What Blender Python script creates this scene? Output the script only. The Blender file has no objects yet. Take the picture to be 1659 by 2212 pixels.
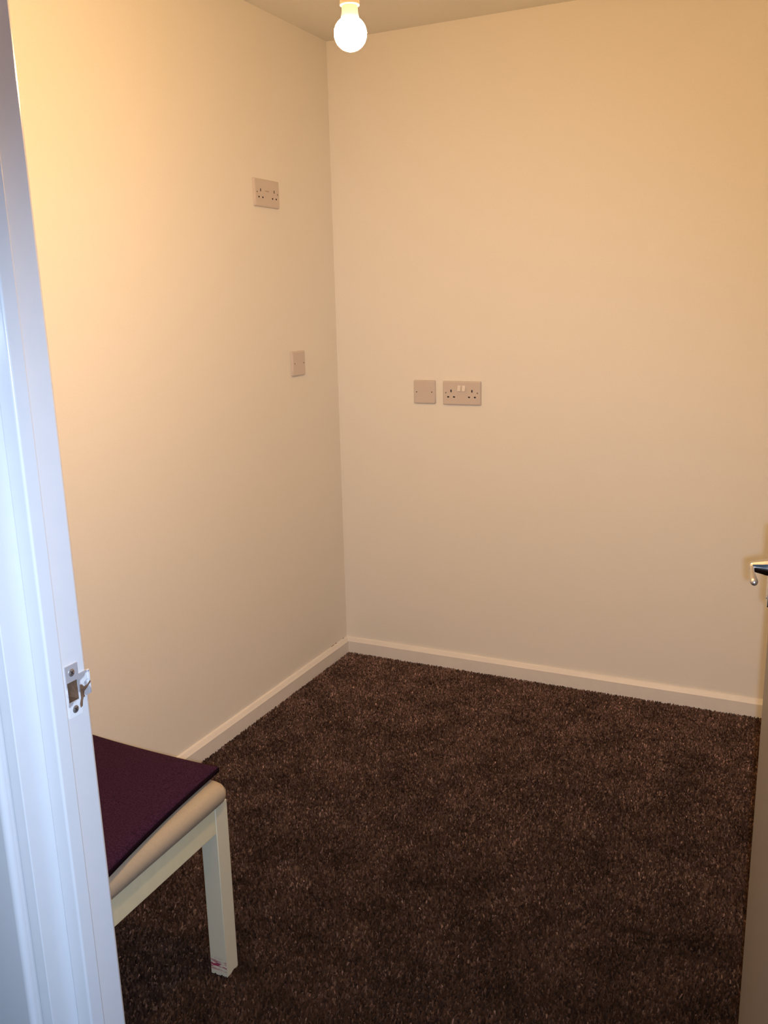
import bpy, bmesh, math, random
import numpy as np
from mathutils import Vector, Matrix

S = bpy.context.scene
COL = S.collection
PI = math.pi
R = math.radians

# ------------------------------------------------------------------ camera
W, HH, F = 1659.0, 2212.0, 1956.4
CAM = Vector((1.6752, -3.0724, 1.3871))
YAW, PIT, ROL = -0.4523, -0.2271, -0.0240
d_ = Vector((math.sin(YAW)*math.cos(PIT), math.cos(YAW)*math.cos(PIT), math.sin(PIT)))
r_ = Vector((math.cos(YAW), -math.sin(YAW), 0))
u_ = r_.cross(d_)
r2 = math.cos(ROL)*r_ + math.sin(ROL)*u_
u2 = -math.sin(ROL)*r_ + math.cos(ROL)*u_
cd = bpy.data.cameras.new('camera')
cam = bpy.data.objects.new('camera', cd)
COL.objects.link(cam)
M = Matrix.Identity(4)
for i in range(3):
    M[i][0], M[i][1], M[i][2], M[i][3] = r2[i], u2[i], -d_[i], CAM[i]
cam.matrix_world = M
cd.sensor_fit = 'VERTICAL'
cd.sensor_height = 32.0
cd.lens = F/HH*32.0
cd.clip_start = 0.02
S.camera = cam

# ------------------------------------------------------------------ world, flash, exposure
wd = bpy.data.worlds.new('world')
S.world = wd
wd.use_nodes = True
bg = wd.node_tree.nodes['Background']
bg.inputs[0].default_value = (0.16, 0.45, 1.0, 1)      # dim daylight of the hallway behind the camera
bg.inputs[1].default_value = 0.9

# the flash the photograph was taken with: a hard little lamp beside the lens
fl = bpy.data.lights.new('camera_flash', 'SPOT')
fl.energy = 68.0
fl.color = (0.63, 0.77, 1.0)
fl.shadow_soft_size = 0.008
fl.spot_size = R(81)
fl.spot_blend = 0.8
flo = bpy.data.objects.new('camera_flash', fl)
COL.objects.link(flo)
flo.location = (1.691, -3.07, 1.375)
aim = d_ + r2*((770-W/2)/F) - u2*((1380-HH/2)/F)
flo.rotation_euler = aim.to_track_quat('-Z', 'Y').to_euler()

BULB_STRENGTH = 1370.0
BULB_COLOR = (1.0, 0.620, 0.297)

S.view_settings.view_transform = 'Standard'
S.view_settings.look = 'None'
S.view_settings.gamma = 1.0
S.view_settings.use_curve_mapping = False
S.view_settings.exposure = 0.0

# ------------------------------------------------------------------ dimensions
H = 2.2914                # ceiling
XR = 2.30                 # right wall
YF, YH = -2.3924, -2.493  # doorway wall: room face and hall face
XL, XO = 0.9736, 1.7350   # doorway opening, left and right lining faces
DOORTOP = 2.0

# ------------------------------------------------------------------ materials
def newmat(name):
    m = bpy.data.materials.new(name)
    m.use_nodes = True
    nt = m.node_tree
    return m, nt, nt.nodes['Principled BSDF']

def painted(name, col, rough, bump=0.0, scale=60.0, var=0.03, metallic=0.0, spec=0.5, detail=4.0, sheen=0.0, dist=0.002):
    m, nt, b = newmat(name)
    tc = nt.nodes.new('ShaderNodeTexCoord')
    n = nt.nodes.new('ShaderNodeTexNoise')
    n.inputs['Scale'].default_value = scale
    n.inputs['Detail'].default_value = detail
    nt.links.new(tc.outputs['Object'], n.inputs['Vector'])
    rp = nt.nodes.new('ShaderNodeValToRGB')
    a = [max(0, c*(1-var)) for c in col]; c2 = [min(1, c*(1+var)) for c in col]
    rp.color_ramp.elements[0].color = (*a, 1); rp.color_ramp.elements[1].color = (*c2, 1)
    rp.color_ramp.elements[0].position = 0.3; rp.color_ramp.elements[1].position = 0.7
    nt.links.new(n.outputs['Fac'], rp.inputs['Fac'])
    nt.links.new(rp.outputs['Color'], b.inputs['Base Color'])
    b.inputs['Roughness'].default_value = rough
    b.inputs['Metallic'].default_value = metallic
    b.inputs['Specular IOR Level'].default_value = spec
    if sheen:
        b.inputs['Sheen Weight'].default_value = sheen
        b.inputs['Sheen Roughness'].default_value = 0.5
        b.inputs['Sheen Tint'].default_value = (*col, 1)
    if bump:
        bp = nt.nodes.new('ShaderNodeBump')
        bp.inputs['Strength'].default_value = bump
        bp.inputs['Distance'].default_value = dist
        nt.links.new(n.outputs['Fac'], bp.inputs['Height'])
        nt.links.new(bp.outputs['Normal'], b.inputs['Normal'])
    return m

M_WALL = painted('wall_emulsion', (0.87, 0.83, 0.75), 0.85, bump=0.12, scale=220, var=0.012, spec=0.2)
M_CEIL = painted('ceiling_emulsion', (0.87, 0.84, 0.77), 0.9, bump=0.1, scale=150, var=0.012, spec=0.2)
M_GLOSS = painted('white_gloss_paint', (0.655, 0.645, 0.64), 0.17, bump=0.05, scale=35, var=0.012)
M_SKIRT = painted('skirting_gloss_paint', (0.84, 0.80, 0.74), 0.4, bump=0.05, scale=40, var=0.015)
M_DOOR = painted('door_satin_paint', (0.20, 0.19, 0.19), 0.5, bump=0.04, scale=40, var=0.015)
M_PLATE = painted('moulded_plastic', (0.64, 0.56, 0.50), 0.35, scale=30, var=0.01)
M_ROCKER = painted('rocker_plastic', (0.82, 0.75, 0.68), 0.3, scale=30, var=0.01)
M_HOLE = painted('dark_cavity', (0.035, 0.02, 0.018), 0.8, scale=30, var=0.1)
M_SCREW = painted('dull_screw', (0.22, 0.19, 0.17), 0.45, metallic=0.8, scale=200, var=0.1)
M_PRINT = painted('grey_print', (0.25, 0.19, 0.16), 0.6, scale=300, var=0.15)
M_CHROME = painted('polished_chrome', (0.75, 0.76, 0.78), 0.09, metallic=1.0, scale=80, var=0.02)
M_SATIN = painted('satin_metal', (0.52, 0.50, 0.48), 0.42, metallic=0.9, scale=80, var=0.03)
M_CHAIR = painted('chair_white_paint', (0.68, 0.66, 0.45), 0.4, bump=0.08, scale=45, var=0.03)
M_PAD = painted('cream_vinyl', (0.36, 0.305, 0.225), 0.42, bump=0.15, scale=260, var=0.04, dist=0.0008)
M_CUSH = painted('purple_felt', (0.031, 0.0110, 0.0285), 0.95, bump=0.9, scale=330, var=0.55, spec=0.05, sheen=0.25, dist=0.003)
M_BAND = painted('dark_purple_side_shade', (0.010, 0.0035, 0.007), 0.95, bump=0.6, scale=330, var=0.4, spec=0.05)  # cushion purple darkened to near black, shade of the side in the colour
M_WOOD = painted('bare_wood', (0.15, 0.085, 0.05), 0.8, bump=0.4, scale=90, var=0.35, spec=0.2)
M_CORD = painted('white_flex', (0.72, 0.68, 0.62), 0.5, scale=50, var=0.02)
M_HOLDER = painted('lampholder_plastic', (0.11, 0.078, 0.05), 0.8, scale=50, var=0.02)
M_CRACK = painted('dark_gap', (0.10, 0.05, 0.03), 0.9, scale=50, var=0.2)

# carpet: short cut pile in mottled browns, each tuft with a shade of its own
def carpet_material(name, island):
    m, nt, b = newmat(name)
    tc = nt.nodes.new('ShaderNodeTexCoord')
    rp = nt.nodes.new('ShaderNodeValToRGB')
    e = rp.color_ramp.elements
    e[0].position = 0.0; e[0].color = (0.0069, 0.0041, 0.0032, 1)
    e[1].position = 1.0; e[1].color = (0.0210, 0.0122, 0.0078, 1)
    k = rp.color_ramp.elements.new(0.35); k.color = (0.0113, 0.0065, 0.0044, 1)
    k = rp.color_ramp.elements.new(0.8); k.color = (0.0164, 0.0092, 0.0061, 1)
    if island:
        g = nt.nodes.new('ShaderNodeNewGeometry')
        src = g.outputs['Random Per Island']
    else:
        wn = nt.nodes.new('ShaderNodeTexNoise')
        wn.inputs['Scale'].default_value = 420; wn.inputs['Detail'].default_value = 3
        nt.links.new(tc.outputs['Object'], wn.inputs['Vector'])
        src = wn.outputs['Fac']
    nt.links.new(src, rp.inputs['Fac'])
    n2 = nt.nodes.new('ShaderNodeTexNoise')
    n2.inputs['Scale'].default_value = 7.5; n2.inputs['Detail'].default_value = 5
    n2.inputs['Roughness'].default_value = 0.6
    nt.links.new(tc.outputs['Object'], n2.inputs['Vector'])
    mr = nt.nodes.new('ShaderNodeMapRange')
    mr.inputs['From Min'].default_value = 0.36; mr.inputs['From Max'].default_value = 0.62
    mr.inputs['To Min'].default_value = 0.62; mr.inputs['To Max'].default_value = 1.12
    nt.links.new(n2.outputs['Fac'], mr.inputs['Value'])
    mx = nt.nodes.new('ShaderNodeVectorMath'); mx.operation = 'SCALE'
    nt.links.new(rp.outputs['Color'], mx.inputs[0])
    nt.links.new(mr.outputs['Result'], mx.inputs['Scale'])
    nt.links.new(mx.outputs['Vector'], b.inputs['Base Color'])
    b.inputs['Roughness'].default_value = 0.95
    b.inputs['Specular IOR Level'].default_value = 0.05
    b.inputs['Sheen Weight'].default_value = 1.0          # the nap is paler seen along the pile than from above
    b.inputs['Sheen Roughness'].default_value = 0.43
    tn = nt.nodes.new('ShaderNodeVectorMath'); tn.operation = 'SCALE'
    tn.inputs['Scale'].default_value = 76.0
    nt.links.new(mx.outputs['Vector'], tn.inputs[0])
    nt.links.new(tn.outputs['Vector'], b.inputs['Sheen Tint'])
    return m
M_PILE = carpet_material('carpet_pile', True)
M_CARPET = carpet_material('carpet_backing', False)

def bulb_material():
    m, nt, b = newmat('glowing_bulb')
    b.inputs['Base Color'].default_value = (0.9, 0.85, 0.75, 1)
    b.inputs['Emission Color'].default_value = (*BULB_COLOR, 1)
    b.inputs['Emission Strength'].default_value = BULB_STRENGTH
    return m
M_BULB = bulb_material()
M_NECK, _nt, _b = newmat('bulb_neck_glass')          # frosted neck, lit dimly from inside
_b.inputs['Base Color'].default_value = (0.06, 0.05, 0.04, 1)
_b.inputs['Emission Color'].default_value = (1.0, 0.68, 0.30, 1)
_b.inputs['Emission Strength'].default_value = 0.75

def scuffed_paint():
    """Chair paint with pink and purple scuffs low on the hall-facing side of the leg."""
    m, nt, b = newmat('scuffed_white_paint')
    N = nt.nodes.new; L = nt.links.new
    tc = N('ShaderNodeTexCoord'); sp = N('ShaderNodeSeparateXYZ'); L(tc.outputs['Object'], sp.inputs[0])
    mp = N('ShaderNodeMapping'); mp.inputs['Scale'].default_value = (28, 28, 110)
    mp.inputs['Rotation'].default_value = (0, R(20), 0)
    L(tc.outputs['Object'], mp.inputs['Vector'])
    n = N('ShaderNodeTexNoise'); n.inputs['Scale'].default_value = 1.5; n.inputs['Detail'].default_value = 5
    L(mp.outputs['Vector'], n.inputs['Vector'])
    lo = N('ShaderNodeMapRange'); lo.interpolation_type = 'SMOOTHSTEP'
    lo.inputs['From Min'].default_value = 0.048; lo.inputs['From Max'].default_value = 0.026
    lo.inputs['To Min'].default_value = 0; lo.inputs['To Max'].default_value = 1
    L(sp.outputs['Z'], lo.inputs['Value'])
    lo2 = N('ShaderNodeMapRange'); lo2.interpolation_type = 'SMOOTHSTEP'
    lo2.inputs['From Min'].default_value = 0.010; lo2.inputs['From Max'].default_value = 0.018
    L(sp.outputs['Z'], lo2.inputs['Value'])
    g = N('ShaderNodeNewGeometry'); sn = N('ShaderNodeSeparateXYZ'); L(g.outputs['Normal'], sn.inputs[0])
    fa = N('ShaderNodeMath'); fa.operation = 'LESS_THAN'; L(sn.outputs['Y'], fa.inputs[0]); fa.inputs[1].default_value = -0.7
    th = N('ShaderNodeMapRange'); th.interpolation_type = 'SMOOTHSTEP'
    th.inputs['From Min'].default_value = 0.46; th.inputs['From Max'].default_value = 0.54
    L(n.outputs['Fac'], th.inputs['Value'])
    def mul(a, c):
        q = N('ShaderNodeMath'); q.operation = 'MULTIPLY'; L(a, q.inputs[0]); L(c, q.inputs[1]); return q.outputs[0]
    mask = mul(mul(lo.outputs[0], lo2.outputs[0]), mul(fa.outputs[0], th.outputs[0]))
    mix = N('ShaderNodeMix'); mix.data_type = 'RGBA'
    L(mask, mix.inputs[0])
    mix.inputs[6].default_value = (0.65, 0.635, 0.48, 1)
    mix.inputs[7].default_value = (0.36, 0.045, 0.10, 1)
    L(mix.outputs[2], b.inputs['Base Color'])
    b.inputs['Roughness'].default_value = 0.4
    return m
M_LEG = scuffed_paint()

def worn_plate():
    """Bright metal, painted over in patches, brown undercoat showing on the lip."""
    m, nt, b = newmat('worn_painted_metal')
    N = nt.nodes.new; L = nt.links.new
    tc = N('ShaderNodeTexCoord'); n = N('ShaderNodeTexNoise')
    n.inputs['Scale'].default_value = 70; n.inputs['Detail'].default_value = 4
    L(tc.outputs['Object'], n.inputs['Vector'])
    sp = N('ShaderNodeSeparateXYZ'); L(tc.outputs['Object'], sp.inputs[0])
    # lower half is painted over: height in the plate's own frame
    ad = N('ShaderNodeMath'); ad.operation = 'MULTIPLY_ADD'
    L(sp.outputs['Z'], ad.inputs[0]); ad.inputs[1].default_value = -9.0; L(n.outputs['Fac'], ad.inputs[2])
    th = N('ShaderNodeMapRange'); th.inputs['From Min'].default_value = 0.50; th.inputs['From Max'].default_value = 0.58
    L(ad.outputs[0], th.inputs['Value'])
    mix = N('ShaderNodeMix'); mix.data_type = 'RGBA'; L(th.outputs[0], mix.inputs[0])
    mix.inputs[6].default_value = (0.62, 0.62, 0.65, 1); mix.inputs[7].default_value = (0.72, 0.72, 0.72, 1)
    L(mix.outputs[2], b.inputs['Base Color'])
    iv = N('ShaderNodeMath'); iv.operation = 'SUBTRACT'; iv.inputs[0].default_value = 0.5; L(th.outputs[0], iv.inputs[1])
    iv.use_clamp = True
    L(iv.outputs[0], b.inputs['Metallic'])
    b.inputs['Roughness'].default_value = 0.35
    return m
M_STRIKE = worn_plate()

# ------------------------------------------------------------------ mesh helpers
def obj(name, bm, mat, parent=None, smooth=False, angle=None):
    me = bpy.data.meshes.new(name)
    bmesh.ops.recalc_face_normals(bm, faces=bm.faces)
    if smooth:
        for f in bm.faces: f.smooth = len(f.verts) <= 4
        if angle is not None:
            for e in bm.edges:
                if len(e.link_faces) == 2 and e.calc_face_angle(0) > angle: e.smooth = False
    bm.to_mesh(me); bm.free()
    for m in (mat if isinstance(mat, (list, tuple)) else [mat]):
        me.materials.append(m)
    o = bpy.data.objects.new(name, me)
    COL.objects.link(o)
    if parent: o.parent = parent
    return o

def struct(o):
    o['kind'] = 'structure'; return o

def empty(name, loc, rot=(0, 0, 0)):
    o = bpy.data.objects.new(name, None)
    o.empty_display_size = 0.05
    COL.objects.link(o); o.location = loc; o.rotation_euler = rot
    return o

def tag(o, label, cat, group=None):
    o['label'] = label; o['category'] = cat
    if group: o['group'] = group
    return o

def box(bm, x0, x1, y0, y1, z0, z1, bev=0.0, seg=2):
    r = bmesh.ops.create_cube(bm, size=1.0)
    vs = r['verts']
    for v in vs:
        v.co = Vector(((x0+x1)/2+v.co.x*(x1-x0), (y0+y1)/2+v.co.y*(y1-y0), (z0+z1)/2+v.co.z*(z1-z0)))
    if bev:
        es = list({e for v in vs for e in v.link_edges})
        res = bmesh.ops.bevel(bm, geom=es, offset=bev, segments=seg, profile=0.5, affect='EDGES')
        if seg > 1:
            for f in res['faces']: f.smooth = True      # only the rounded arrises are smooth, the flats stay flat
    return bm

def B(*a, **k):
    return box(bmesh.new(), *a, **k)

def rr(w, h, r, n=5):
    pts = []
    r = min(r, w/2-1e-5, h/2-1e-5)
    for cx, cy, a0 in ((w/2-r, h/2-r, 0), (-w/2+r, h/2-r, 90), (-w/2+r, -h/2+r, 180), (w/2-r, -h/2+r, 270)):
        for i in range(n+1):
            a = R(a0+90*i/n); pts.append((cx+r*math.cos(a), cy+r*math.sin(a)))
    return pts

def loft(bm, rings, mi=0):
    """Stack of closed rings of equal length, ends capped."""
    vv = [[bm.verts.new(p) for p in ring] for ring in rings]
    n = len(vv[0])
    for a, c in zip(vv[:-1], vv[1:]):
        for i in range(n):
            bm.faces.new((a[i], a[(i+1) % n], c[(i+1) % n], c[i]))
    bm.faces.new(vv[0][::-1]); bm.faces.new(vv[-1])
    return bm

def plate_bm(w, h, t, r=0.004, edge=0.003):
    """Wall plate lying in local XY, front towards +Z, softly rounded front edge."""
    rings = []
    for z, ins in ((0, 0), (t-edge, 0.0004), (t-edge*0.45, edge*0.22), (t-edge*0.12, edge*0.62), (t, edge*1.15)):
        rings.append([(x, y, z) for x, y in rr(w-2*ins, h-2*ins, max(r-ins*0.5, 0.001))])
    return loft(bmesh.new(), rings)

def cyl(bm, p0, p1, r0, r1=None, n=20, cap=True):
    p0, p1 = Vector(p0), Vector(p1)
    r1 = r0 if r1 is None else r1
    z = (p1-p0).normalized(); x = z.orthogonal().normalized(); y = z.cross(x)
    def ring(p, r): return [p+x*(r*math.cos(2*PI*i/n))+y*(r*math.sin(2*PI*i/n)) for i in range(n)]
    return loft(bm, [ring(p0, r0), ring(p1, r1)])

def lathe(prof, n=32):
    """Profile [(r, z)...] about local Z, poles allowed only through small r."""
    bm = bmesh.new()
    return loft(bm, [[(max(r, 1e-4)*math.cos(2*PI*i/n), max(r, 1e-4)*math.sin(2*PI*i/n), z) for i in range(n)] for r, z in prof])

def tube(path, radii, n=16):
    """Round tube along a path with a radius per point."""
    bm = bmesh.new(); rings = []
    path = [Vector(p) for p in path]
    x = None
    for i, p in enumerate(path):
        t = (path[min(i+1, len(path)-1)]-path[max(i-1, 0)]).normalized()
        x = t.orthogonal().normalized() if x is None else (x-t*x.dot(t)).normalized()
        y = t.cross(x); r = radii[i]
        ra, rb = r if isinstance(r, tuple) else (r, r)
        rings.append([p+x*(ra*math.cos(2*PI*k/n))+y*(rb*math.sin(2*PI*k/n)) for k in range(n)])
    return loft(bm, rings)

def cut(o, cutter_bm, mat):
    """Boolean-difference a set of closed solids out of a mesh object; cut faces take mat."""
    c = obj('cutter', cutter_bm, mat)
    me0 = o.data
    if mat.name not in [m.name for m in me0.materials]: me0.materials.append(mat)
    mod = o.modifiers.new('cut', 'BOOLEAN'); mod.operation = 'DIFFERENCE'; mod.solver = 'EXACT'; mod.object = c
    mod.material_mode = 'TRANSFER'
    dg = bpy.context.evaluated_depsgraph_get()
    par = o.parent; mw = o.matrix_world.copy()
    me = bpy.data.meshes.new_from_object(o.evaluated_get(dg))
    o.modifiers.clear(); nm = me0.name; o.data = me; bpy.data.meshes.remove(me0); me.name = nm
    cm = c.data; bpy.data.objects.remove(c); bpy.data.meshes.remove(cm)
    return o

# ------------------------------------------------------------------ room shell
struct(obj('floor', B(-0.7, 2.6, -4.3, 0.12, -0.12, -0.0058), M_CARPET))
FLOOR = bpy.data.objects['floor']
struct(obj('ceiling', B(-0.7, 2.6, -4.3, 0.12, H, H+0.1), M_CEIL))
struct(obj('wall_left', B(-0.1, 0, YF, 0.1, -0.01, H), M_WALL))
struct(obj('wall_back', B(0, XR+0.1, 0, 0.1, -0.01, H), M_WALL))
struct(obj('wall_right', B(XR, XR+0.1, YF, 0, -0.01, H), M_WALL))
bm = bmesh.new()
LT = 0.03                                    # lining thickness
box(bm, -0.7, XL-LT, YH, YF, -0.01, H)
box(bm, XO+LT, 2.6, YH, YF, -0.01, H)
box(bm, XL-LT, XO+LT, YH, YF, DOORTOP+LT, H)
struct(obj('wall_front', bm, M_WALL))

struct(obj('wall_hall', B(-0.8, 2.6, -4.4, -4.3, -0.01, H), M_WALL))          # hallway behind the camera, open to daylight on its right
struct(obj('wall_hall_side', B(-0.8, -0.7, -4.3, YH, -0.01, H), M_WALL))

# skirting boards: flat face, chamfered top edge
def skirting(name, p0, p1, inward, cutL=0, cutR=0):
    p0, p1, q = Vector(p0), Vector(p1), Vector(inward)
    prof = [(0, -0.006), (0.015, -0.006), (0.015, 0.0485), (0.0125, 0.0520), (0.0065, 0.0615), (0.004, 0.0635), (0, 0.064)]
    dirv = (p1-p0).normalized()
    rings = []
    for p, c, s in ((p0, cutL, 1), (p1, cutR, -1)):
        rings.append([p + q*a + dirv*(s*c*a) + Vector((0, 0, z)) for a, z in prof])
    bm = loft(bmesh.new(), rings)
    return struct(obj(name, bm, M_SKIRT))
skl = skirting('baseboard_left', (0.0002, YF, 0), (0.0002, 0, 0), (1, 0, 0), 0, 1)
skirting('baseboard_back', (0, -0.0002, 0), (XR, -0.0002, 0), (0, -1, 0), 1, 1)
skirting('baseboard_right', (XR-0.0002, 0, 0), (XR-0.0002, YF, 0), (-1, 0, 0), 1, 0)
# the little open gap between skirting and wall close to the corner
bm = bmesh.new()
box(bm, 0, 0.0012, -0.132, -0.108, 0.0632, 0.0652)
box(bm, 0, 0.0012, -0.100, -0.088, 0.0634, 0.0656)
box(bm, 0, 0.0012, -0.036, -0.028, 0.0634, 0.0654)
obj('filler_crack', bm, M_CRACK, skl)

# ------------------------------------------------------------------ carpet pile (one object: nobody could count the tufts)
rng = np.random.default_rng(5)
def pile(x0, x1, y0, y1, sp):
    nx, ny = int((x1-x0)/sp), int((y1-y0)/sp)
    gx, gy = np.meshgrid(np.arange(nx), np.arange(ny), indexing='ij')
    x = x0 + (gx.ravel()+0.5*(gy.ravel() % 2)+0.5)*sp; y = y0 + (gy.ravel()+0.5)*sp
    n = len(x)
    x = x + rng.normal(0, sp*0.30, n); y = y + rng.normal(0, sp*0.30, n)
    return x, y
x, y = pile(0.004, XR-0.004, -2.52, -0.004, 0.0041)
k = (x > 0.012) & (x < XR-0.012) & (y < -0.012)
k &= (y > YF) | ((x > XL+0.002) & (x < XO-0.002))
x, y = x[k], y[k]; n = len(x)
# slow variation of the nap: patches of pile laid over this way and that
ph = rng.uniform(0, 6.28, 8); fr = rng.uniform(2.5, 9, (8, 2))*rng.choice([-1, 1], (8, 2))
nap = sum(np.sin(fr[i, 0]*x+fr[i, 1]*y+ph[i]) for i in range(8))/8
h = 0.0078*rng.uniform(0.75, 1.28, n)
lean = rng.normal(0, 0.0021, (n, 2)); lean[:, 0] += 0.0018*nap; lean[:, 1] += 0.0014*np.cos(3*nap)
a0 = rng.uniform(0, 6.28, n); rb = 0.0023*rng.uniform(0.8, 1.3, n); rt = rb*0.75
V = np.zeros((n, 6, 3), np.float32)
for i in range(3):
    a = a0+i*2*PI/3
    V[:, i, 0] = x+rb*np.cos(a); V[:, i, 1] = y+rb*np.sin(a); V[:, i, 2] = -0.0060
    V[:, 3+i, 0] = x+lean[:, 0]+rt*np.cos(a+0.5); V[:, 3+i, 1] = y+lean[:, 1]+rt*np.sin(a+0.5); V[:, 3+i, 2] = -0.0060+h*(1.0+0.16*(i-1))
tri = np.array([[0, 1, 3], [1, 4, 3], [1, 2, 4], [2, 5, 4], [2, 0, 5], [0, 3, 5], [3, 4, 5]], np.int32)
T = (tri[None]+(np.arange(n, dtype=np.int32)*6)[:, None, None]).reshape(-1)
me = bpy.data.meshes.new('carpet_pile')
me.vertices.add(n*6); me.vertices.foreach_set('co', V.ravel())
me.loops.add(len(T)); me.loops.foreach_set('vertex_index', T)
nt_ = len(T)//3
me.polygons.add(nt_); me.polygons.foreach_set('loop_start', np.arange(nt_, dtype=np.int32)*3)
me.update(calc_edges=True); me.materials.append(M_PILE)
me.polygons.foreach_set('use_smooth', np.ones(nt_, dtype=bool))
# the nap reflects as one soft surface: normals mostly upright, scattered a little tuft by tuft
nn = np.repeat(np.stack([rng.normal(0, 0.13, n), rng.normal(0, 0.13, n), np.ones(n)], 1), 6, axis=0)
nn /= np.linalg.norm(nn, axis=1, keepdims=True)
me.normals_split_custom_set_from_vertices(nn.astype(np.float32))
cp = bpy.data.objects.new('carpet_pile', me); COL.objects.link(cp); cp.parent = FLOOR; cp['kind'] = 'stuff'

# ------------------------------------------------------------------ door frame (lining, stops, architraves, strike plate)
bm = bmesh.new()
box(bm, XL-LT, XL, YH, YF, 0, DOORTOP+LT, bev=0.0012, seg=3)
lin = struct(obj('trim_1', bm, M_GLOSS))
lin['label'] = 'white gloss door lining on the left of the doorway'
bm = bmesh.new()
box(bm, XO, XO+LT, YH, YF, 0, DOORTOP+LT, bev=0.0022, seg=3)
lin_r = struct(obj('trim_2', bm, M_GLOSS))
bm = bmesh.new()
box(bm, XL, XO, YH, YF, DOORTOP, DOORTOP+LT, bev=0.0022, seg=3)
lin_h = struct(obj('trim_3', bm, M_GLOSS))
YS0, YS1, SD = -2.4600, -2.4400, 0.020        # door stop
obj('door_stop', B(XL-0.001, XL+SD, YS0, YS1, 0, DOORTOP, bev=0.0025, seg=3), M_GLOSS, lin)
obj('door_stop', B(XO-SD, XO+0.001, YS0, YS1, 0, DOORTOP, bev=0.0025, seg=3), M_GLOSS, lin_r)
obj('door_stop', B(XL+SD, XO-SD, YS0, YS1, DOORTOP-SD, DOORTOP+0.001, bev=0.0025, seg=3), M_GLOSS, lin_h)
def architrave(x0, x1, z0, z1, hall, parent, vertical=True, inner=1):
    """Bullnosed board, fixed over the joint of lining and wall."""
    y0, y1 = (YH-0.016, YH-0.0005) if hall else (YF+0.0005, YF+0.016)
    bm = B(x0, x1, y0, y1, z0, z1, bev=0.006, seg=4)
    return obj('architrave', bm, M_GLOSS, parent)
architrave(XL-0.010-0.06, XL-0.010, 0, DOORTOP+0.07, True, lin)
architrave(XO+0.010, XO+0.070, 0, DOORTOP+0.07, True, lin_r)
architrave(XL-0.010, XO+0.010, DOORTOP+0.010, DOORTOP+0.07, True, lin_h)
architrave(XL-0.072, XL-0.012, 0, DOORTOP+0.07, False, lin)
architrave(XO+0.010, XO+0.070, 0, DOORTOP+0.07, False, lin_r)
architrave(XL-0.012, XO+0.010, DOORTOP+0.010, DOORTOP+0.07, False, lin_h)

# strike plate on the rebate of the left lining; its own frame: y along the wall thickness, z up, x out
SZ, SY = 0.9935, -2.4095
sp = bmesh.new()
def sheet(bm, y0, y1, z0, z1, hy0=None, hy1=None, hz0=None, hz1=None, t=0.0013, x=0.0):
    ys = [y0, y1] if hy0 is None else [y0, hy0, hy1, y1]
    zs = [z0, z1] if hy0 is None else [z0, hz0, hz1, z1]
    for i in range(len(ys)-1):
        for j in range(len(zs)-1):
            if len(ys) == 4 and i == 1 and j == 1: continue
            box(bm, x, x+t, ys[i], ys[i+1], zs[j], zs[j+1])
PW = 0.0115
sheet(sp, -PW, 0.0065, -0.029, 0.029, -PW+0.0008, 0.0050, -0.0125, 0.0105)
# lip carried out to the edge and folded a little round it
box(sp, 0, 0.0013, 0.0065, 0.0190, -0.0125, 0.0155)
box(sp, -0.0012, 0.0016, 0.0188, 0.0225, -0.0122, 0.0150, bev=0.0006, seg=2)
bmesh.ops.remove_doubles(sp, verts=sp.verts, dist=1e-6)
strike = obj('strike_plate', sp, M_STRIKE, lin)
strike['label'] = 'worn metal strike plate part painted over'
strike.location = (XL+0.0002, SY, SZ)
cb = bmesh.new()
box(cb, XL-0.016, XL+0.01, SY-PW+0.001, SY+0.0048, SZ-0.0124, SZ+0.0104)
cut(lin, cb, M_WOOD)
def screw(parent, loc, axis, r=0.0035, mat=None, slot=True):
    """Countersunk cross-head screw."""
    ax = Vector(axis)
    bm = bmesh.new()
    q = ax.to_track_quat('Z', 'Y').to_matrix().to_4x4()
    rings = []
    for rr_, z in ((r, 0), (r, 0.0004), (r*0.72, 0.0009), (r*0.3, 0.0011)):
        rings.append([q @ Vector((rr_*math.cos(2*PI*i/14), rr_*math.sin(2*PI*i/14), z)) for i in range(14)])
    loft(bm, rings)
    s = obj('screw', bm, mat or M_SCREW, parent, smooth=True, angle=R(50))
    s.location = loc
    if slot:
        b2 = bmesh.new()
        for k in (0, 1):
            bb = B(-r*0.62, r*0.62, -r*0.13, r*0.13, 0.0009, 0.00125)
            bb.transform(q @ Matrix.Rotation(R(40)+k*PI/2, 4, 'Z'))
            me_ = bpy.data.meshes.new('t'); bb.to_mesh(me_); bb.free(); b2.from_mesh(me_); bpy.data.meshes.remove(me_)
        return s, b2
    return s, None
# the old frame leans a little: foot towards the opening, head away from it
LEAN = R(-0.7)
rm = Matrix.Rotation(LEAN, 4, 'Y')
piv = Vector((XL, 0, 1.40))
lin.matrix_world = Matrix.Translation(piv+Vector((0.003, 0, 0))) @ rm @ Matrix.Translation(-piv)
for dz in (0.0205, -0.0210):
    s, b2 = screw(strike, (0.0013, -0.003, dz), (1, 0, 0), 0.0043, M_SATIN)
    me_ = s.data; me_.materials.append(M_HOLE)
    bmx = bmesh.new(); bmx.from_mesh(me_); nf = len(bmx.faces)
    t_ = bpy.data.meshes.new('t'); b2.to_mesh(t_); b2.free(); bmx.from_mesh(t_); bpy.data.meshes.remove(t_)
    bmx.faces.ensure_lookup_table()
    for f in bmx.faces[nf:]: f.material_index = 1
    bmx.to_mesh(me_); bmx.free()
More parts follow.
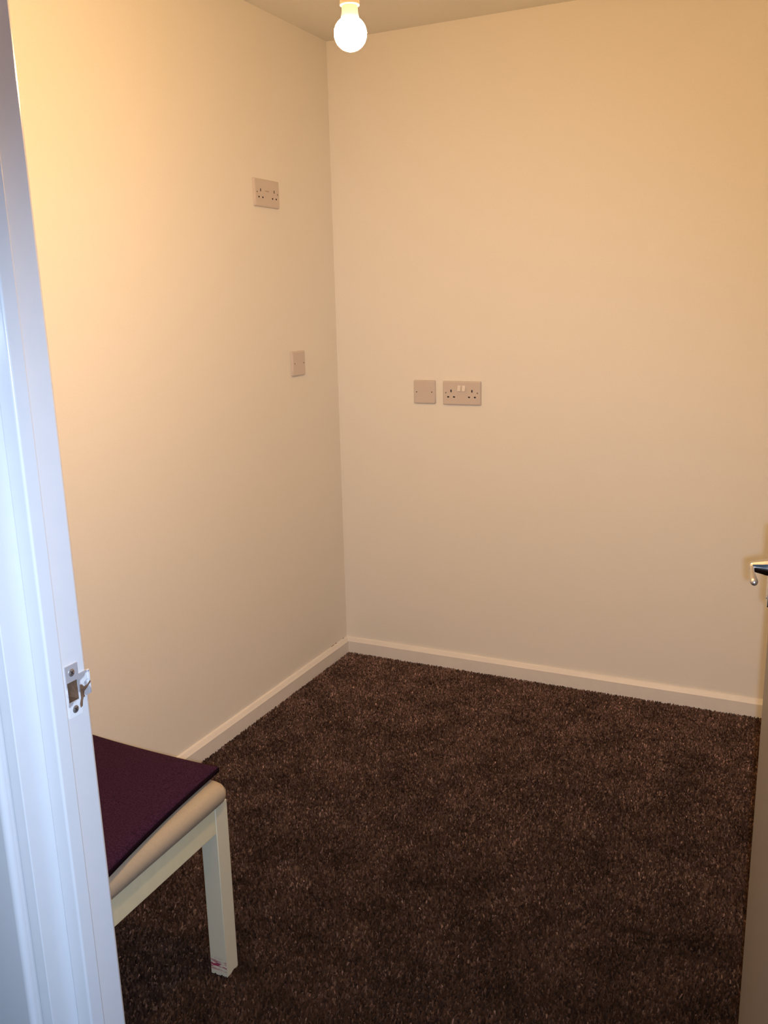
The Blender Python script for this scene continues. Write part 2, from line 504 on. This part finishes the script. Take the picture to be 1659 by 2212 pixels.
# brown undercoat where the latch has rubbed the lip, running down past the lower screw
def chip(pts, x=0.0016):
    bm = bmesh.new()
    f = [bm.verts.new((x, a, b)) for a, b in pts]; g = [bm.verts.new((x+0.00025, a, b)) for a, b in pts]
    m_ = len(f)
    bm.faces.new(g); bm.faces.new(f[::-1])
    for i in range(m_): bm.faces.new((f[i], f[(i+1) % m_], g[(i+1) % m_], g[i]))
    return bm
ch = chip([(0.0062, 0.0030), (0.0090, 0.0025), (0.0120, -0.0012), (0.0170, -0.0005), (0.0215, 0.0026), (0.0218, 0.0000), (0.0160, -0.0040), (0.0118, -0.0062),
           (0.0108, -0.0095), (0.0120, -0.0125), (0.0095, -0.0128), (0.0080, -0.0160), (0.0070, -0.0215), (0.0040, -0.0225),
           (0.0035, -0.0180), (0.0058, -0.0120), (0.0058, -0.0040)])
wp = obj('worn_patch', ch, M_WOOD, strike)
wp['label'] = 'brown patch of bare undercoat on the lip'

# ------------------------------------------------------------------ open door with its lever handle
DW, DT = 0.762, 0.040
TH = 85.0
door = struct(obj('door_1', B(-DW, 0, -DT, 0, 0.006, 1.985, bev=0.0015, seg=2), M_DOOR))
door.location = (XO, YF, 0)
door.rotation_euler = (0, 0, -R(TH))
HX, HZ = -DW+0.060, 1.000
for side, sy in ((0, -1), (1, 1)):
    # own frame of the door: hall face at y=-DT, room face at y=0
    yf = -DT if side == 0 else 0.0
    pb = plate_bm(0.042, 0.110, 0.009, r=0.003, edge=0.002)
    q = Matrix(((-1 if sy > 0 else 1, 0, 0, 0), (0, 0, sy, 0), (0, 1, 0, 0), (0, 0, 0, 1)))
    pb.transform(q)
    hd = obj('lever_handle', pb, M_CHROME, door, smooth=True, angle=R(35))
    hd.location = (HX, yf, HZ)
    hd['label'] = 'chrome lever handle with flared neck'
    nb = lathe([(0.0125, 0.0085), (0.0120, 0.013), (0.0108, 0.017), (0.0090, 0.025), (0.0076, 0.030), (0.0070, 0.0330), (0.0048, 0.0348), (0.001, 0.0352)], 28)
    nb.transform(Matrix(((1, 0, 0, 0), (0, 0, sy, 0), (0, 1, 0, 0), (0, 0, 0, 1))))
    obj('neck', nb, M_CHROME, hd, smooth=True, angle=R(50))
    lv = [(-0.002, 0.0308, 0.000), (0.006, 0.0314, 0.000), (0.022, 0.0318, 0.000), (0.044, 0.0312, 0.000), (0.062, 0.0304, -0.001), (0.071, 0.0298, -0.002), (0.075, 0.0294, -0.003), (0.0765, 0.0292, -0.0035)]
    lr = [0.0026, 0.0030, 0.0030, 0.0034, 0.0048, 0.0054, 0.0042, 0.0012]
    obj('lever', tube([(a, sy*b, c) for a, b, c in lv], lr), M_SATIN, hd, smooth=True, angle=R(60))
    for dz in (-0.045, 0.045):
        screw(hd, (0, sy*0.0088, dz), (0, sy, 0), 0.003, M_CHROME, slot=False)
for hz in (0.23, 1.78):
    cylb = cyl(bmesh.new(), (0.004, 0.005, hz-0.05), (0.004, 0.005, hz+0.05), 0.005, n=14)
    obj('hinge', cylb, M_SATIN, door, smooth=True, angle=R(50))

# ------------------------------------------------------------------ electrical plates
WALL_BACK = (PI/2, 0, 0)
WALL_LEFT = (PI/2, 0, PI/2)
PT = 0.0085
def pin_cutters(w):
    bm = bmesh.new()
    for cx in (-0.040, 0.040):
        box(bm, cx-0.0022, cx+0.0022, 0.0030, 0.0120, 0.0015, 0.02)
        for dx in (-0.0111, 0.0111):
            box(bm, cx+dx-0.0036, cx+dx+0.0036, -0.0165, -0.0117, 0.0015, 0.02)
    return bm
def double_socket(name, loc, rot, label, switches):
    t = empty(name, loc, rot)
    tag(t, label, 'socket')
    pl = obj('faceplate', plate_bm(0.146, 0.086, PT, r=0.0035, edge=0.0042), M_PLATE, None, smooth=True, angle=R(35))
    cut(pl, pin_cutters(0.146), M_HOLE)
    pl.parent = t
    for sx in (-0.0603, 0.0603):
        s_ = screw(t, (sx, 0.0008, PT-0.0002), (0, 0, 1), 0.0026, M_SCREW, slot=False)
    if switches:
        for cx in (-0.0088, 0.0088):
            bm = bmesh.new()
            w = 0.0056
            prof = [(0.0275, PT-0.001), (0.0275, PT+0.0006), (0.0245, PT+0.0010), (0.0085, PT+0.0046), (0.0070, PT+0.0042), (0.0066, PT-0.001)]
            loft(bm, [[(cx-w, yy, zz) for yy, zz in prof], [(cx+w, yy, zz) for yy, zz in prof]])
            rk = obj('rocker_switch', bm, M_ROCKER, t)
            rk['label'] = 'paler rocker switch'
    else:
        bm = bmesh.new()
        xs = -0.0125
        for w_, h0, h1 in ((0.0020, 0.0052, 0.0080), (0.0014, 0.0052, 0.0072), (0.0022, 0.0052, 0.0074), (0.0016, 0.0052, 0.0070),
                           (0.0020, 0.0046, 0.0074), (0.0006, 0.0052, 0.0096), (0.0020, 0.0048, 0.0072), (0.0020, 0.0046, 0.0070)):
            box(bm, xs, xs+w_, h0, h1, PT-0.0002, PT+0.00018)
            xs += w_+0.0010
        pm = obj('printed_mark', bm, M_PRINT, t)
        pm['label'] = 'small faint print between the two outlets'
    return t
def blank_plate(loc, rot, label):
    t = empty('blanking_plate', loc, rot)
    tag(t, label, 'wall plate', None)
    obj('faceplate', plate_bm(0.086, 0.086, PT, r=0.0045, edge=0.0042), M_PLATE, t, smooth=True, angle=R(35))
    for sx in (-0.0302, 0.0302):
        screw(t, (sx, 0, PT-0.0002), (0, 0, 1), 0.0026, M_SCREW, slot=False)
    return t
double_socket('double_socket', (0.5073, -0.0003, 1.0635), WALL_BACK, 'white double socket with two rocker switches on the right-hand wall', True)
double_socket('double_socket', (0.0003, -0.448, 1.7398), WALL_LEFT, 'unswitched white double socket high on the left wall', False)
blank_plate((0.3616, -0.0003, 1.0651), WALL_BACK, 'square white blanking plate beside the switched double socket')
blank_plate((0.0003, -0.2957, 1.1862), WALL_LEFT, 'white blanking plate on the left wall below the unswitched socket')

# ------------------------------------------------------------------ pendant lamp
bd = d_ + r2*((757-W/2)/F) - u2*((73-HH/2)/F)
bd = bd/bd.length
BP = CAM + bd*1.58
pend = tag(empty('pendant_light', (BP.x, BP.y, H)), 'lit bare bulb hanging on a short cord from the ceiling', 'lamp')
zb = BP.z - H                                  # bulb centre, below the ceiling
obj('ceiling_rose', lathe([(0.040, -0.0005), (0.040, -0.010), (0.034, -0.020), (0.016, -0.026), (0.006, -0.030), (0.001, -0.0302)], 36), M_HOLDER, pend, smooth=True, angle=R(50))
obj('cord', cyl(bmesh.new(), (0, 0, -0.028), (0, 0, zb+0.100), 0.0034, n=12), M_CORD, pend, smooth=True, angle=R(60))
obj('lampholder', lathe([(0.004, zb+0.106), (0.010, zb+0.103), (0.0135, zb+0.090), (0.0150, zb+0.072), (0.0185, zb+0.070), (0.0185, zb+0.062), (0.0150, zb+0.060), (0.0150, zb+0.0400), (0.0130, zb+0.0390), (0.001, zb+0.0390)], 32), M_HOLDER, pend, smooth=True, angle=R(40))
rb_ = 0.0252
prof = [(0.0005, zb-rb_)]
for i in range(1, 19):
    a = -PI/2+i*(PI/2+R(56))/18
    prof.append((rb_*math.cos(a), zb+rb_*math.sin(a)))
prof.append((0.0005, prof[-1][1]+0.0002))
globe = obj('bulb', lathe(prof, 40), M_BULB, pend, smooth=True, angle=R(60))
rn, zn = prof[-2]
obj('bulb_neck', lathe([(rn, zn+0.0003), (0.0138, zn+0.0035), (0.0126, zn+0.008), (0.0122, zb+0.0385), (0.0005, zb+0.0387)], 32), M_NECK, globe, smooth=True, angle=R(60))

# ------------------------------------------------------------------ dining chair, facing right, its back near the left wall
ROT = R(1.2)
chair = tag(empty('dining_chair', (0.44, -1.915, 0), (0, 0, ROT)), 'white painted chair with cream padded seat behind the door frame', 'chair')
cx0, cy0 = 0.44, -1.915
X0, X1, Y0, Y1 = -0.262, 0.198, -0.208, 0.208   # leg outer faces in the chair's frame
LW = 0.041
SEATZ = 0.400
def leg(x0, x1, y0, y1, ztop, rake=0.0):
    bm = B(x0, x1, y0, y1, 0.0, ztop, bev=0.0015, seg=2)
    if rake:
        for v in bm.verts:
            if v.co.z > 0.45: v.co.x -= rake*(v.co.z-0.45)/0.45
    return bm
obj('leg', leg(X1-LW, X1, Y1-LW, Y1, SEATZ-0.001), M_LEG, chair)
obj('leg', leg(X1-LW, X1, Y0, Y0+LW, SEATZ-0.001), M_CHAIR, chair)
def back_leg(y0, y1):
    bm = bmesh.new()
    pts = [(0, 0.0), (0.012, 0.22), (0.014, 0.42), (0.004, 0.55), (-0.022, 0.75), (-0.05, 0.93)]
    rings = []
    for dx, z in pts:
        xa, xb = X0+dx, X0+dx+LW-0.006*(z/0.93)
        rings.append([(xa, y0, z), (xb, y0, z), (xb, y1, z), (xa, y1, z)])
    return loft(bm, rings)
obj('leg', back_leg(Y1-0.034, Y1), M_CHAIR, chair)
obj('leg', back_leg(Y0, Y0+0.034), M_CHAIR, chair)
RZ0, RZ1 = 0.342, 0.399
obj('seat_rail', B(X1-0.024, X1-0.0015, Y0+LW, Y1-LW, RZ0, RZ1, bev=0.001), M_CHAIR, chair)
obj('seat_rail', B(X0+0.052, X1-LW, Y1-0.024, Y1-0.0015, RZ0, RZ1, bev=0.001), M_CHAIR, chair)
obj('seat_rail', B(X0+0.052, X1-LW, Y0+0.0015, Y0+0.024, RZ0, RZ1, bev=0.001), M_CHAIR, chair)
obj('seat_rail', B(X0+0.016, X0+0.040, Y0+0.034, Y1-0.034, RZ0, RZ1, bev=0.001), M_CHAIR, chair)
for zz, hh in ((0.60, 0.05), (0.72, 0.05), (0.85, 0.075)):
    dx = -0.022*(zz-0.55)/0.2+0.006
    obj('back_slat', B(X0+dx+0.006, X0+dx+0.026, Y0+0.034, Y1-0.034, zz, zz+hh, bev=0.003), M_CHAIR, chair)
# padded seat: rounded rectangle with a soft, domed edge
rings = []
px0, px1, py0, py1 = X0+0.058, X1+0.006, Y0-0.002, Y1+0.004
pw, pd = px1-px0, py1-py0
for z, ins in ((0.4000, 0.004), (0.4030, 0.0008), (0.4110, -0.0020), (0.4210, -0.0022), (0.4300, 0.0015), (0.4370, 0.0085), (0.4415, 0.019), (0.4440, 0.034), (0.4460, 0.07)):
    rings.append([((px0+px1)/2+a, (py0+py1)/2+b, z) for a, b in rr(pw-2*ins, pd-2*ins, max(0.026-ins*0.3, 0.012), 8)])
obj('seat_pad', loft(bmesh.new(), rings), M_PAD, chair, smooth=True)

# ------------------------------------------------------------------ purple seat cushion lying on the chair
Z0 = 0.4475
corners = [Vector((0.612, -1.694)), Vector((0.250, -1.684)), Vector((0.268, -2.095)), Vector((0.652, -2.072))]
N = 26
bm = bmesh.new()
def cpt(u, v):
    # slightly curved sides between the four corners
    a = corners[1].lerp(corners[0], u); b = corners[2].lerp(corners[3], u)
    p = b.lerp(a, v)
    bow = 0.006
    cu, cv = u*2-1, v*2-1
    p = p + Vector((-bow*cu*(1-cv*cv), -bow*cv*(1-cu*cu)))
    return p
random.seed(3)
top, bot = {}, {}
for i in range(N+1):
    for j in range(N+1):
        # denser near the rim
        u = 0.5-0.5*math.cos(PI*i/N); v = 0.5-0.5*math.cos(PI*j/N)
        p = cpt(u, v)
        e = min(u, 1-u, v, 1-v)
        f = min(1.0, e/0.10); f = math.sqrt(max(0, 1-(1-f)**2))
        sag = 0.004*math.sin(7*u+1)*math.sin(6*v)
        zmid = Z0+0.0130
        zt = zmid+f*(0.0085+0.4*sag)
        zb_ = zmid-f*0.0125
        rim = i in (0, N) or j in (0, N)
        top[i, j] = bm.verts.new((p.x, p.y, zt))
        bot[i, j] = top[i, j] if rim else bm.verts.new((p.x, p.y, zb_))
for i in range(N):
    for j in range(N):
        bm.faces.new((top[i, j], top[i+1, j], top[i+1, j+1], top[i, j+1]))
        q = (bot[i, j], bot[i, j+1], bot[i+1, j+1], bot[i+1, j])
        if len({v for v in q} & set()) == 0:
            try: bm.faces.new(q)
            except ValueError: pass
cu = obj('seat_cushion', bm, M_CUSH, smooth=True)
# added strip round the cushion side, its shade put into the dark colour
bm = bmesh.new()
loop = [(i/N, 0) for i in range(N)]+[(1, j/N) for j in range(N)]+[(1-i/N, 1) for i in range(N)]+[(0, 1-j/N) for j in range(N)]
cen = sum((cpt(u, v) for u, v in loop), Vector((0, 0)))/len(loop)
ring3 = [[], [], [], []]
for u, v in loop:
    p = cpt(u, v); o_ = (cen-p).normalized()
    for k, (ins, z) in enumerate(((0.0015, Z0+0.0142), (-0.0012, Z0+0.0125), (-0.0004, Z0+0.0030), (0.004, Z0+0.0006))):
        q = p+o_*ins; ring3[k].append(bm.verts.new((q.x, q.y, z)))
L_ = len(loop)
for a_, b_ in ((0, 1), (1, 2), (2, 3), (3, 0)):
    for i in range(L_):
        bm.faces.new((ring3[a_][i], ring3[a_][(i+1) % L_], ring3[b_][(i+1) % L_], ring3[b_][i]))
band = obj('edge_shade_strip', bm, M_BAND, cu, smooth=True)
band['label'] = 'dark strip painted as the shaded side of the cushion'
tag(cu, 'thin purple felt cushion lying on the cream padded chair', 'cushion')
